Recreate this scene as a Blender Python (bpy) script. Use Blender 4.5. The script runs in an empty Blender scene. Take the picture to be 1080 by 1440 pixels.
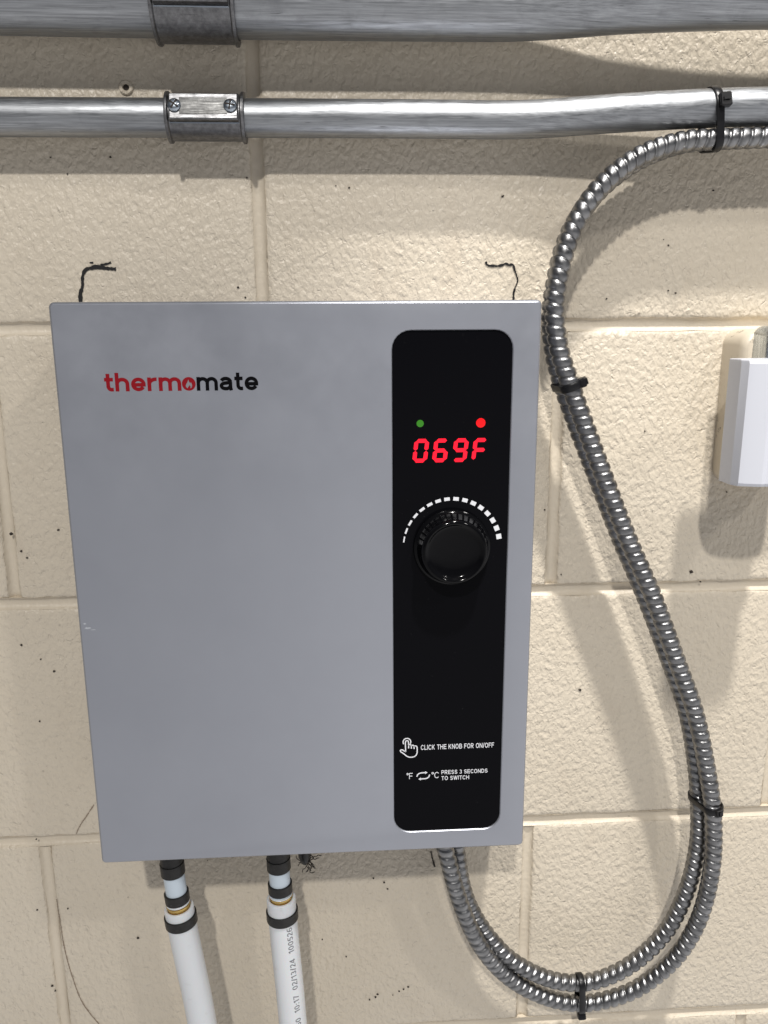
import bpy, bmesh, math, random
from mathutils import Vector, Matrix, noise as mn

random.seed(7)
S = bpy.context.scene
C = S.collection
MM = 0.001

# ------------------------------------------------------------------ camera
cam_d = bpy.data.cameras.new("camera")
cam = bpy.data.objects.new("camera", cam_d); C.objects.link(cam)
cr = Vector((0.998258, -0.058611, -0.006776)); cu = Vector((0.019605, 0.221181, 0.975036)); cf = Vector((0.055649, 0.97347, -0.221944))
mw = Matrix((cr, cu, -cf)).transposed().to_4x4()
mw.translation = Vector((51.78, -592.68, -2.09)) * MM
cam.matrix_world = mw
cam_d.sensor_fit = 'VERTICAL'; cam_d.sensor_height = 24.0
cam_d.lens = 24.0 * 1128.77 / 1440.0
cam_d.clip_start = 0.01; cam_d.clip_end = 100
S.camera = cam

# ------------------------------------------------------------------ room light (indoors: no sky, no sun)
W = bpy.data.worlds.new("World"); S.world = W; W.use_nodes = True
wn, wl = W.node_tree.nodes, W.node_tree.links
bg = wn["Background"]
tc = wn.new("ShaderNodeTexCoord"); sep = wn.new("ShaderNodeSeparateXYZ"); ramp = wn.new("ShaderNodeValToRGB")
mr = wn.new("ShaderNodeMapRange"); mr.inputs[1].default_value = -1; mr.inputs[2].default_value = 1
wl.new(tc.outputs["Generated"], sep.inputs[0]); wl.new(sep.outputs[2], mr.inputs[0]); wl.new(mr.outputs[0], ramp.inputs[0])
mx = wn.new("ShaderNodeMapRange"); mx.inputs[1].default_value = -1; mx.inputs[2].default_value = 1; mx.inputs[3].default_value = 0.62; mx.inputs[4].default_value = 1.45
wl.new(sep.outputs[0], mx.inputs[0])
vm = wn.new("ShaderNodeVectorMath"); vm.operation = 'SCALE'; wl.new(ramp.outputs[0], vm.inputs[0]); wl.new(mx.outputs[0], vm.inputs[3]); wl.new(vm.outputs[0], bg.inputs[0])
cr_ = ramp.color_ramp
cr_.elements[0].position = 0.0; cr_.elements[0].color = (1.75, 1.72, 1.72, 1)      # pale concrete floor
cr_.elements[1].position = 1.0; cr_.elements[1].color = (0.45, 0.46, 0.50, 1)     # roof
e = cr_.elements.new(0.40); e.color = (1.15, 1.14, 1.16, 1)
e = cr_.elements.new(0.52); e.color = (0.24, 0.25, 0.28, 1)                        # far room
bg.inputs[1].default_value = 0.44

def lamp(name, loc, target, power, size, size_y=None, col=(1, 0.97, 0.93)):
    d = bpy.data.lights.new(name, 'AREA'); d.energy = power; d.color = col
    d.shape = 'RECTANGLE' if size_y else 'DISK'; d.size = size
    if size_y: d.size_y = size_y
    o = bpy.data.objects.new(name, d); C.objects.link(o)
    o.location = loc
    o.rotation_euler = (Vector(target) - Vector(loc)).to_track_quat('-Z', 'Y').to_euler()
    return o
lamp("ceiling_lamp", (-0.27, -2.40, 2.00), (0.1, 0, -0.2), 52, 0.11)
lamp("ceiling_lamp", (1.75, -2.00, 2.20), (0.2, 0, -0.3), 17, 0.20)
sp = bpy.data.lights.new("downlight", 'SPOT'); sp.energy = 250; sp.color = (1, 0.97, 0.93); sp.shadow_soft_size = 0.06
sp.spot_size = math.radians(22); sp.spot_blend = 0.55
spo = bpy.data.objects.new("downlight", sp); C.objects.link(spo); spo.location = (0.40, -0.95, 2.08)
spo.rotation_euler = (Vector((0.42, 0, -0.28)) - Vector(spo.location)).to_track_quat('-Z', 'Y').to_euler()

S.view_settings.view_transform = 'Standard'; S.view_settings.look = 'None'
S.view_settings.exposure = 0.12; S.view_settings.gamma = 1.0
S.cycles.max_bounces = 6

# ------------------------------------------------------------------ materials
def mat(name, base, rough=0.5, metal=0.0, spec=0.5, emis=None, estr=0.0, coat=0.0):
    m = bpy.data.materials.new(name); m.use_nodes = True
    b = m.node_tree.nodes["Principled BSDF"]
    b.inputs["Base Color"].default_value = (*base, 1); b.inputs["Roughness"].default_value = rough
    b.inputs["Metallic"].default_value = metal; b.inputs["Specular IOR Level"].default_value = spec
    b.inputs["Coat Weight"].default_value = coat
    if emis:
        b.inputs["Emission Color"].default_value = (*emis, 1); b.inputs["Emission Strength"].default_value = estr
    return m
class NT:
    def __init__(s, m): s.n = m.node_tree.nodes; s.l = m.node_tree.links; s.b = s.n["Principled BSDF"]
    def pos(s): return s.n.new("ShaderNodeNewGeometry").outputs["Position"]
    def mapping(s, vec, scale=(1, 1, 1), rot=(0, 0, 0), loc=(0, 0, 0)):
        k = s.n.new("ShaderNodeMapping"); k.inputs["Scale"].default_value = scale; k.inputs["Rotation"].default_value = rot
        k.inputs["Location"].default_value = loc
        s.l.new(vec, k.inputs[0]); return k.outputs[0]
    def noise(s, vec, scale, detail=3, rough=0.5, dist=0):
        k = s.n.new("ShaderNodeTexNoise"); s.l.new(vec, k.inputs["Vector"])
        k.inputs["Scale"].default_value = scale; k.inputs["Detail"].default_value = detail
        k.inputs["Roughness"].default_value = rough; k.inputs["Distortion"].default_value = dist; return k.outputs["Fac"]
    def vor(s, vec, scale, feat='F1', rnd=1.0):
        k = s.n.new("ShaderNodeTexVoronoi"); k.feature = feat; s.l.new(vec, k.inputs["Vector"])
        k.inputs["Scale"].default_value = scale; k.inputs["Randomness"].default_value = rnd; return k.outputs[0]
    def ramp(s, fac, a, b, ca=(0, 0, 0), cb=(1, 1, 1)):
        k = s.n.new("ShaderNodeValToRGB"); k.color_ramp.elements[0].position = a; k.color_ramp.elements[1].position = b
        k.color_ramp.elements[0].color = (*ca, 1); k.color_ramp.elements[1].color = (*cb, 1)
        s.l.new(fac, k.inputs[0]); return k.outputs[0]
    def math(s, op, a, b=None, c=None):
        k = s.n.new("ShaderNodeMath"); k.operation = op
        for i, v in enumerate((a, b, c)):
            if v is None: continue
            if isinstance(v, (int, float)): k.inputs[i].default_value = v
            else: s.l.new(v, k.inputs[i])
        return k.outputs[0]
    def mix(s, fac, a, b, blend='MIX'):
        k = s.n.new("ShaderNodeMix"); k.data_type = 'RGBA'; k.blend_type = blend
        for i, v in ((0, fac), (6, a), (7, b)):
            if isinstance(v, (int, float)): k.inputs[i].default_value = v
            elif isinstance(v, tuple): k.inputs[i].default_value = (*v, 1)
            else: s.l.new(v, k.inputs[i])
        return k.outputs[2]
    def bump(s, h, strength, dist):
        k = s.n.new("ShaderNodeBump"); k.inputs["Strength"].default_value = strength; k.inputs["Distance"].default_value = dist
        s.l.new(h, k.inputs["Height"]); s.l.new(k.outputs[0], s.b.inputs["Normal"])
    def set(s, key, out): s.l.new(out, s.b.inputs[key])

M = {}
def wall_material(name, relief):
    m = mat(name, (0.6, 0.52, 0.41), 0.42); t = NT(m); p = t.pos()
    # worm-like dimples of paint over porous block
    n1 = t.noise(t.mapping(p, (1, 1, 0.72), (0, 0.45, 0)), 270, 2, 0.45, 0.25)
    n2 = t.noise(p, 110, 3, 0.6, 0.3)
    n3 = t.noise(p, 520, 2, 0.5)
    pits = t.ramp(t.noise(t.mapping(p, (1, 1, 1), (0, 0.4, 0), (3, 0, 1)), 190, 2, 0.6, 0.8), 0.60, 0.76)
    ridge = t.ramp(n1, 0.18, 0.82)
    h = t.math('ADD', t.math('MULTIPLY', ridge, 1.15), t.math('MULTIPLY', n2, 0.8))
    h = t.math('ADD', h, t.math('MULTIPLY', n3, 0.22))
    h = t.math('SUBTRACT', h, t.math('MULTIPLY', pits, 0.45))
    t.bump(h, relief, 0.0014)
    big = t.noise(p, 9, 4, 0.6)
    col = t.mix(t.ramp(big, 0.3, 0.75), (0.660, 0.588, 0.476), (0.615, 0.543, 0.432))
    grime = t.ramp(t.noise(p, 34, 5, 0.7), 0.60, 0.80)
    col = t.mix(t.math('MULTIPLY', grime, 0.22), col, (0.36, 0.29, 0.21))
    # pin-prick dirt in the pores, thicker in a few patches
    patch = t.ramp(t.noise(t.mapping(p, loc=(5, 2, 7)), 14, 3, 0.6), 0.50, 0.68)
    dots = t.ramp(t.vor(p, 120), 0.055, 0.16, (1, 1, 1), (0, 0, 0))
    gate = t.ramp(t.noise(t.mapping(p, loc=(1, 9, 4)), 60, 2, 0.5), 0.56, 0.66)
    col = t.mix(t.math('MULTIPLY', t.math('MULTIPLY', dots, gate), t.math('MULTIPLY', patch, 0.75)), col, (0.10, 0.08, 0.06))
    oi = t.n.new("ShaderNodeObjectInfo").outputs["Random"]        # each block took the paint a little differently
    col = t.mix(t.math('MULTIPLY', oi, 0.16), col, (0.50, 0.43, 0.33))
    stain = t.ramp(t.noise(t.mapping(p, (1.6, 1, 0.5), loc=(8, 1, 3)), 22, 5, 0.62, 0.5), 0.57, 0.74)
    col = t.mix(t.math('MULTIPLY', stain, 0.16), col, (0.40, 0.31, 0.22))
    t.set("Base Color", col)
    t.set("Roughness", t.ramp(n2, 0.3, 0.7, (0.36,)*3, (0.50,)*3))
    return m
M['block'] = wall_material("cream_block_paint", 0.72)
M['mortar'] = wall_material("cream_mortar_paint", 0.22)

def galvanised(name, base, rough, streak_axis=(4, 160, 160), metal=1.0, bumpk=0.12):
    m = mat(name, base, rough, metal); t = NT(m); p = t.pos()
    s1 = t.noise(t.mapping(p, streak_axis), 5.0, 5, 0.7)
    s2 = t.noise(p, 60, 4, 0.65)
    s3 = t.noise(t.mapping(p, (30, 300, 300)), 3.0, 3, 0.6)
    lo = tuple(c * 0.64 for c in base); hi = tuple(min(1, c * 1.22) for c in base)
    col = t.mix(t.ramp(s1, 0.32, 0.68), lo, hi)
    col = t.mix(t.math('MULTIPLY', t.ramp(s2, 0.55, 0.75), 0.35), col, tuple(c * 0.45 for c in base))
    sc = t.ramp(t.noise(t.mapping(p, (14, 240, 240), loc=(2, 2, 2)), 5.0, 2, 0.5), 0.70, 0.76)
    col = t.mix(t.math('MULTIPLY', sc, 0.7), col, (0.07, 0.07, 0.075))
    t.set("Base Color", col)
    t.set("Roughness", t.ramp(s3, 0.3, 0.75, (rough * 0.75,)*3, (min(1, rough * 1.35),)*3))
    t.bump(t.math('ADD', s3, t.math('MULTIPLY', s2, 0.6)), bumpk, 0.0005)
    return m
M['emt'] = galvanised("galvanised_conduit", (0.35, 0.362, 0.378), 0.44, bumpk=0.12)
M['zinc'] = galvanised("die_cast_zinc", (0.20, 0.20, 0.205), 0.42, (60, 60, 60), 1.0, 0.25)
M['plate'] = galvanised("worn_zinc_plate", (0.19, 0.19, 0.187), 0.5, (50, 50, 50), 1.0, 0.35)
M['screw'] = mat("blue_zinc_screw", (0.45, 0.50, 0.55), 0.25, 1.0)
M['steel'] = galvanised("galvanised_sheet", (0.66, 0.70, 0.73), 0.25, (120, 120, 6))
m = mat("armour_steel", (0.50, 0.50, 0.51), 0.24, 1.0); t = NT(m); p = t.pos()
t.set("Base Color", t.mix(t.ramp(t.noise(p, 130, 3, 0.6), 0.3, 0.7), (0.17, 0.17, 0.172), (0.31, 0.31, 0.313)))
t.set("Roughness", t.ramp(t.noise(p, 300, 3, 0.6), 0.3, 0.75, (0.26,)*3, (0.46,)*3))
t.bump(t.noise(p, 500, 2, 0.5), 0.10, 0.0004); M['flex'] = m

m = mat("silver_grey_enamel", (0.21, 0.22, 0.25), 0.40, 0.72); t = NT(m); p = t.pos()
t.set("Base Color", t.mix(t.ramp(t.noise(p, 11, 4, 0.6), 0.3, 0.7), (0.352, 0.366, 0.408), (0.374, 0.389, 0.432)))
t.set("Roughness", t.ramp(t.noise(p, 26, 4, 0.65), 0.3, 0.7, (0.36,)*3, (0.46,)*3))
t.bump(t.noise(p, 1400, 2, 0.5), 0.05, 0.0002); M['enamel'] = m
m = mat("black_glass", (0.004, 0.004, 0.005), 0.10, 0, 0.05); t = NT(m); p = t.pos()
dust = t.ramp(t.noise(p, 420, 3, 0.7), 0.66, 0.80)
smear = t.ramp(t.noise(t.mapping(p, (60, 60, 20)), 1.4, 4, 0.6, 0.8), 0.55, 0.8)
t.set("Base Color", t.mix(t.math('MULTIPLY', t.math('MULTIPLY', dust, smear), 0.55), (0.003, 0.003, 0.004), (0.12, 0.12, 0.12)))
t.set("Roughness", t.ramp(smear, 0, 1, (0.09,)*3, (0.18,)*3)); M['glass'] = m
m = mat("glossy_black_plastic", (0.002, 0.002, 0.0025), 0.10, 0, 0.14); t = NT(m); p = t.pos()
t.bump(t.noise(p, 160, 3, 0.6), 0.10, 0.0006); M['knob'] = m
M['black_nylon'] = mat("black_nylon", (0.006, 0.006, 0.007), 0.34, 0, 0.35)
M['crimp'] = galvanised("black_copper_crimp", (0.018, 0.017, 0.016), 0.45, (40, 40, 40), 0.3)
M['brass'] = mat("brass", (0.62, 0.43, 0.15), 0.25, 1.0)
m = mat("white_pex", (0.80, 0.81, 0.82), 0.34, 0, 0.5); t = NT(m); p = t.pos()
t.set("Base Color", t.mix(t.math('MULTIPLY', t.ramp(t.noise(p, 70, 4, 0.65), 0.60, 0.78), 0.35), (0.69, 0.71, 0.73), (0.42, 0.41, 0.38)))
b = m.node_tree.nodes["Principled BSDF"]; b.inputs["Subsurface Weight"].default_value = 0.08; b.inputs["Subsurface Scale"].default_value = 0.003
M['pex'] = m
M['pex_blue'] = mat("pale_blue_pex", (0.55, 0.63, 0.70), 0.34)
m = mat("white_plastic", (0.60, 0.615, 0.67), 0.38); t = NT(m); p = t.pos()
t.bump(t.noise(p, 900, 2, 0.5), 0.04, 0.0003); M['white'] = m
m = mat("cream_box_paint", (0.58, 0.51, 0.40), 0.33); t = NT(m); p = t.pos()
t.set("Base Color", t.mix(t.ramp(t.noise(p, 75, 5, 0.7), 0.60, 0.68), (0.60, 0.53, 0.42), (0.10, 0.075, 0.05)))
t.bump(t.noise(p, 90, 3, 0.5), 0.2, 0.001); M['boxpaint'] = m
M['marker'] = mat("black_marker_ink", (0.007, 0.006, 0.006), 0.45)
M['dirt'] = mat("dark_dirt", (0.030, 0.022, 0.017), 0.8)
M['crack'] = mat("hairline_crack", (0.27, 0.21, 0.155), 0.8)
M['red_print'] = mat("red_print", (0.25, 0.004, 0.010), 0.45, 0, 0.2)
M['black_print'] = mat("black_print", (0.003, 0.003, 0.004), 0.6, 0, 0.05)
M['white_print'] = mat("white_print", (0.72, 0.73, 0.76), 0.4)
M['grey_print'] = mat("grey_ink_print", (0.20, 0.20, 0.21), 0.5)
M['led_digit'] = mat("red_digit_light", (0.05, 0, 0.0), 0.4, 0, 0.5, (1.0, 0.002, 0.022), 1.5)
M['led_red'] = mat("red_lamp_light", (0.05, 0, 0.0), 0.3, 0, 0.5, (1.0, 0.002, 0.006), 1.05)
M['led_green'] = mat("green_lamp_light", (0.01, 0.05, 0.005), 0.3, 0, 0.5, (0.045, 0.30, 0.008), 0.55)
M['flame_print'] = mat("pale_grey_print", (0.24, 0.24, 0.26), 0.5, 0, 0.2)
M['scuff'] = mat("pale_scuff", (0.42, 0.44, 0.47), 0.6)

# ------------------------------------------------------------------ mesh helpers (coordinates in millimetres)
def build(name, verts, faces, material, parent=None, smooth=None, kind=None, label=None):
    me = bpy.data.meshes.new(name)
    me.from_pydata([(v[0] * MM, v[1] * MM, v[2] * MM) for v in verts], [], faces)
    bm = bmesh.new(); bm.from_mesh(me); bmesh.ops.recalc_face_normals(bm, faces=bm.faces); bm.to_mesh(me); bm.free()
    me.materials.append(material)
    if smooth is not None:
        me.polygons.foreach_set("use_smooth", [True] * len(me.polygons)); me.set_sharp_from_angle(angle=math.radians(smooth))
    me.update()
    o = bpy.data.objects.new(name, me); C.objects.link(o)
    if parent: o.parent = parent; o.matrix_parent_inverse = Matrix.Translation(-parent.location)
    if kind: o["kind"] = kind
    if label: o["label"] = label
    return o
def thing(name, label, cat, loc=(0, 0, 0), group=None):
    o = bpy.data.objects.new(name, None); C.objects.link(o); o.location = Vector(loc) * MM
    o.empty_display_size = 0.02
    o["label"] = label; o["category"] = cat
    if group: o["group"] = group
    return o
def tag(o, label, cat, group=None):
    o["label"] = label; o["category"] = cat
    if group: o["group"] = group
    return o
class G:
    def __init__(s): s.v = []; s.f = []
    def add(s, v, f):
        k = len(s.v); s.v += [tuple(x) for x in v]; s.f += [tuple(i + k for i in q) for q in f]
    def box(s, x0, x1, y0, y1, z0, z1):
        s.add([(x0, y0, z0), (x1, y0, z0), (x1, y1, z0), (x0, y1, z0), (x0, y0, z1), (x1, y0, z1), (x1, y1, z1), (x0, y1, z1)],
              [(0, 3, 2, 1), (4, 5, 6, 7), (0, 1, 5, 4), (1, 2, 6, 5), (2, 3, 7, 6), (3, 0, 4, 7)])
    def loft(s, rings, cap0=True, cap1=True, closed=True):
        n = len(rings[0]); v = [p for r in rings for p in r]; f = []
        for i in range(len(rings) - 1):
            for j in range(n if closed else n - 1):
                k = (j + 1) % n
                f.append((i * n + j, i * n + k, (i + 1) * n + k, (i + 1) * n + j))
        if cap0: f.append(tuple(range(n)))
        if cap1: f.append(tuple((len(rings) - 1) * n + j for j in range(n)))
        s.add(v, f)
def catmull(pts, per=12):
    P = [Vector(p) for p in pts]; P = [2 * P[0] - P[1]] + P + [2 * P[-1] - P[-2]]; out = []
    for i in range(1, len(P) - 2):
        a, b, c, d = P[i - 1:i + 3]
        for k in range(per):
            t = k / per
            out.append(0.5 * ((2 * b) + (c - a) * t + (2 * a - 5 * b + 4 * c - d) * t * t + (3 * b - a - 3 * c + d) * t ** 3))
    out.append(P[-2]); return out
def resample(pts, step):
    L = [0]
    for a, b in zip(pts, pts[1:]): L.append(L[-1] + (b - a).length)
    n = max(2, int(L[-1] / step)); out = []; j = 0
    for i in range(n + 1):
        s = L[-1] * i / n
        while j < len(pts) - 2 and L[j + 1] < s: j += 1
        out.append(pts[j].lerp(pts[j + 1], (s - L[j]) / max(1e-9, L[j + 1] - L[j])))
    return out, L[-1] / n
def frames(pts):
    T = []
    for i in range(len(pts)):
        T.append((pts[min(i + 1, len(pts) - 1)] - pts[max(i - 1, 0)]).normalized())
    u = T[0].cross(Vector((0, -1, 0.3))).normalized(); out = []
    for tt in T:
        u = (u - tt * u.dot(tt)).normalized(); out.append((tt, u, tt.cross(u)))
    return out
def smooth_pts(pts, n=6):
    for _ in range(n):
        pts = [pts[0]] + [(pts[i - 1] + pts[i] * 2 + pts[i + 1]) * 0.25 for i in range(1, len(pts) - 1)] + [pts[-1]]
    return pts
def tube(g, pts, rad, seg=16, cap=True):
    fr = frames(pts); rings = []
    for i, (p, (tt, u, w)) in enumerate(zip(pts, fr)):
        r = rad(i) if callable(rad) else rad
        rings.append([p + (u * math.cos(a) + w * math.sin(a)) * r for a in (2 * math.pi * k / seg for k in range(seg))])
    g.loft(rings, cap, cap)
def lathe(g, base, axis, prof, seg=32, cap=True):
    axis = Vector(axis).normalized(); u = axis.orthogonal().normalized(); w = axis.cross(u); base = Vector(base)
    g.loft([[base + axis * h + (u * math.cos(a) + w * math.sin(a)) * r for a in (2 * math.pi * k / seg for k in range(seg))] for r, h in prof], cap, cap)
def rrect(x0, x1, z0, z1, r, y, n=6):
    out = []
    for cx, cz, a0 in ((x1 - r, z1 - r, 0), (x0 + r, z1 - r, 90), (x0 + r, z0 + r, 180), (x1 - r, z0 + r, 270)):
        for k in range(n + 1):
            a = math.radians(a0 + 90 * k / n); out.append(Vector((cx + r * math.cos(a), y, cz + r * math.sin(a))))
    return out
def ribbon(g, pts, width, y=None, jit=0.0, thick=0.25):
    # a drawn line lying on the wall: a thin raised strip in the XZ plane
    P = [Vector(p) for p in pts]; P, _ = resample(catmull(P, 6), 0.9); ring = []
    for i, p in enumerate(P):
        tt = (P[min(i + 1, len(P) - 1)] - P[max(0, i - 1)]); nrm = Vector((-tt.z, 0, tt.x)).normalized()
        w = (width(i / len(P)) if callable(width) else width) * (1 + jit * (random.random() * 2 - 1))
        o = nrm * (jit * 0.25 * (random.random() * 2 - 1))
        a, b = p + nrm * w / 2 + o, p - nrm * w / 2 + o
        dy = Vector((0, thick, 0)); ring.append([a, b, b + dy, a + dy])
    g.loft(ring)

# ------------------------------------------------------------------ wall of painted concrete blocks
wall = bpy.data.objects.new("wall", None); C.objects.link(wall); wall["kind"] = "structure"; wall["label"] = "cream painted concrete block wall"
CH = 203.2
joints = {-2: (-194, 212), -1: (-194, 216.5), 0: (0, 406), 1: (-194.2, 216.5), 2: (5, 411), 3: (-193.6, 206), 4: (4, 410), 5: (-194, 210)}
gm = G(); gm.box(-900, 1050, 5.5, 60, -1270, 620)
build("mortar", gm.v, gm.f, M['mortar'], wall)
def mortar_joint(p0, p1, seed, dive=False):
    # tooled concave joint, its painted lips almost level with the block faces
    p0, p1 = Vector(p0), Vector(p1); d = (p1 - p0).normalized(); side = Vector((-d.z, 0, d.x)); L = (p1 - p0).length
    n = max(4, int(L / (12 if not dive else 3))); rings = []
    for i in range(n + 1):
        c = p0 + d * (L * i / n); w = 4.9 + mn.noise(Vector((L * i / n * .03, seed, 0))) * 0.9; k = mn.noise(Vector((L * i / n * .02, seed, 5))) * 0.7; e_ = min(L * i / n, L - L * i / n) if dive else 99; dv = 4.2 * max(0, 1 - e_ / 6.0)
        r = [c + side * (w * q + k) + Vector((0, 0.75 + 3.3 * (1 - q * q) ** .75 + dv, 0)) for q in (-1, -.8, -.5, -.2, .2, .5, .8, 1)]
        rings.append(r + [r[-1] + Vector((0, 7, 0)), r[0] + Vector((0, 7, 0))])
    g = G(); g.loft(rings); return build("mortar_joint", g.v, g.f, M['mortar'], wall, smooth=60)
for k in range(-2, 6): mortar_joint((-900, 0, -k * CH), (1050, 0, -k * CH), k * 3.1)
for k, (xa, xb) in joints.items():
    for x in (xa - 406.4, xa, xb, xb + 406.4): mortar_joint((x, .15, -k * CH - .5), (x, .15, -(k - 1) * CH + .5), x * .13 + k, True)
def block(x0, x1, z0, z1, seed):
    gap = 3.9
    x0 += gap; x1 -= gap; z0 += gap; z1 -= gap
    per = []
    nx, nz = max(4, int((x1 - x0) / 9)), max(4, int((z1 - z0) / 9))
    for i in range(nx): per.append((x0 + (x1 - x0) * i / nx, z0))
    for i in range(nz): per.append((x1, z0 + (z1 - z0) * i / nz))
    for i in range(nx): per.append((x1 - (x1 - x0) * i / nx, z1))
    for i in range(nz): per.append((x0, z1 - (z1 - z0) * i / nz))
    cx, cz = (x0 + x1) / 2, (z0 + z1) / 2; hx, hz = (x1 - x0) / 2, (z1 - z0) / 2
    rings = []
    for inset, y in ((-0.4, 9.0), (0.0, 2.6), (0.6, 1.3), (1.6, 0.6), (3.2, 0.2), (5.6, 0.0)):
        r = []
        for (x, z) in per:
            k = mn.noise(Vector((x * 0.06, z * 0.06, seed))) * 0.8 + mn.noise(Vector((x * 0.17, z * 0.17, seed + 9))) * 0.6
            i2 = inset + k * (1.0 if inset > 0 else 0.4)
            # round the four corners a little
            ax, az = hx - abs(x - cx), hz - abs(z - cz)
            cn = max(0.0, 4.0 - max(ax, az)) * 0.15
            r.append(Vector((cx + (x - cx) * (hx - i2 - cn) / hx, y, cz + (z - cz) * (hz - i2 - cn) / hz)))
        rings.append(r)
    g = G(); g.loft(rings, False, True)
    return build("concrete_block", g.v, g.f, M['block'], wall, smooth=50)
sd = 0
for k, (xa, xb) in joints.items():
    ztop = -(k - 1) * CH; zbot = ztop - CH
    xs = [xa - 406.4, xa, xb, xb + 406.4]
    if xa - 406.4 > -560: xs = [xa - 812.8] + xs
    for a, b_ in zip(xs, xs[1:]):
        sd += 3.7; block(a, b_, zbot, ztop, sd)

# marks on the wall
g = G()
ribbon(g, [(-126.6, -0.6, 12), (-126.1, -0.6, 20.2), (-125.7, -0.6, 24.1), (-123.9, -0.6, 28.9), (-123.4, -0.6, 34.6), (-121.5, -0.6, 38.9), (-118.5, -0.6, 40.5), (-111.2, -0.6, 40.9), (-106.3, -0.6, 40.6), (-100.1, -0.6, 40.0)],
       lambda t: 2.6 if t < .3 else (1.9 if t < .5 else 2.2), jit=0.22)
ribbon(g, [(-116.5, -0.55, 41.6), (-112, -0.55, 42.2), (-107.5, -0.55, 41.4)], 1.6, jit=0.3)
ribbon(g, [(-110.5, -0.5, 42.9), (-106.1, -0.5, 43.5), (-103.1, -0.5, 44.6)], 1.4, jit=0.3)
ribbon(g, [(-117.7, -0.5, 44.3), (-115.2, -0.5, 44.5)], 1.2, jit=0.4)
build("marker_line", g.v, g.f, M['marker'], wall, label="black marker corner drawn at heater's upper left")
g = G()
ribbon(g, [(159.5, -0.6, 44.4), (161.0, -0.6, 42.0), (166.7, -0.6, 41.5), (170.8, -0.6, 41.9), (173.8, -0.6, 43.1), (176.4, -0.6, 42.0), (179.0, -0.6, 42.4), (180.6, -0.6, 38.5), (182.9, -0.6, 32.1), (182.3, -0.6, 29.2), (181.0, -0.6, 25.7), (180.3, -0.6, 22.3), (180.4, -0.6, 12)],
       lambda t: 1.45 if t < .5 else (0.9 if t < .72 else 1.5), jit=0.35)
build("marker_line", g.v, g.f, M['marker'], wall, label="thin black marker corner drawn at heater's upper right")
g = G()
ribbon(g, [(-150.6, -0.5, -374.8), (-157.0, -0.5, -384.2), (-163.5, -0.5, -393.6), (-167.0, -0.5, -400.5)], 0.7, jit=0.5)
build("crack", g.v, g.f, M['crack'], wall)
g = G()
ribbon(g, [(-188.4, -0.5, -460.7), (-187.5, -0.5, -484.7), (-186.6, -0.5, -505.6), (-184.6, -0.5, -523.3), (-181.9, -0.5, -539.9), (-177.7, -0.5, -559.6), (-171.2, -0.5, -574.6), (-162.6, -0.5, -589)], 0.7, jit=0.5)
build("crack", g.v, g.f, M['crack'], wall)
g = G()
specks = [(170.6, 88.4, 1.3), (328.3, -190.4, 2.4), (-191.4, -148.3, 1.9), (-185.6, -161.6, 1.2), (-182, -166.8, 1), (-157.0, -145.8, 1.2), (-193.4, -236.0, 1.2), (-171.0, -258.4, 1.4), (-180, -248, .9), (-124.9, -501.8, 1.5), (244.0, -288.2, 1.7),
          (-98.1, 112.7, 1.0), (-16.3, 27.5, 1.3), (-11.6, 20.7, 1.0), (321.7, 92.5, 1), (63.0, 93.7, .9), (291.9, 55.4, .9), (299.6, 22.3, 1), (294, 24, .8), (83.5, -458.9, 1.2), (86.4, -465.3, .9), (74.5, -454.3, .9), (248.7, 18.5, 1.0), (209.1, -137.9, .9), (336.5, -198.8, 1.0), (351.3, -126.7, .8),
          (50.3, -530.5, .9), (75.2, -573.7, 1.2), (77, -571, 1.3), (70, -576, 1.0), (100, -567, 1.1), (104, -565, 1.2), (96, -569, .9), (30, -512, .9), (-7, 100, .9), (-180, -470, 1), (-186, -300, .9), (-199, -404, .8), (-200, -545, 1.3), (-198, -550, 1.0), (-205, -470, .9)]
for (x, z, r) in specks:
    r *= .82; n = 9; a0 = random.random() * 6
    ring = [Vector((x + r * math.cos(a0 + i * 6.283 / n) * random.uniform(.55, 1.15), -0.75, z + r * .8 * math.sin(a0 + i * 6.283 / n) * random.uniform(.55, 1.15))) for i in range(n)]
    g.loft([[p + Vector((0, 1, 0)) for p in ring], ring, [Vector((x, -1.0, z)).lerp(p, .5) + Vector((0, -.2, 0)) for p in ring]], False, True)
ribbon(g, [(123.2, -0.6, -431), (124.6, -0.6, -438), (126.6, -0.6, -446)], 1.2, jit=0.5)
for i in range(12):
    x, z = random.uniform(-240, 430), random.uniform(-620, 190); r = random.uniform(.25, .6)
    g.loft([[Vector((x + r * math.cos(k * 1.2566), y, z + r * math.sin(k * 1.2566))) for k in range(5)] for y in (.4, -.7)], False, True)
build("dirt_speck", g.v, g.f, M['dirt'], wall, kind="stuff")

wa = thing("wall_anchor", "small cream wall plug with a dark hole, between the two conduits", "wall plug", (-84.2, 0, 155.8))
g = G(); lathe(g, (-84.2, 0.5, 155.8), (0, -1, 0), [(4.6, 0), (4.6, 1.6), (4.0, 2.2), (2.5, 2.2), (2.0, 1.6), (1.9, 0.2)], 20)
build("collar", g.v, g.f, M['block'], wa, smooth=40)
g = G(); lathe(g, (-84.2, 0.0, 155.8), (0, -1, 0), [(1.9, 0.3), (1.9, 0.9)], 16); build("hole", g.v, g.f, M['dirt'], wa)

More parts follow.
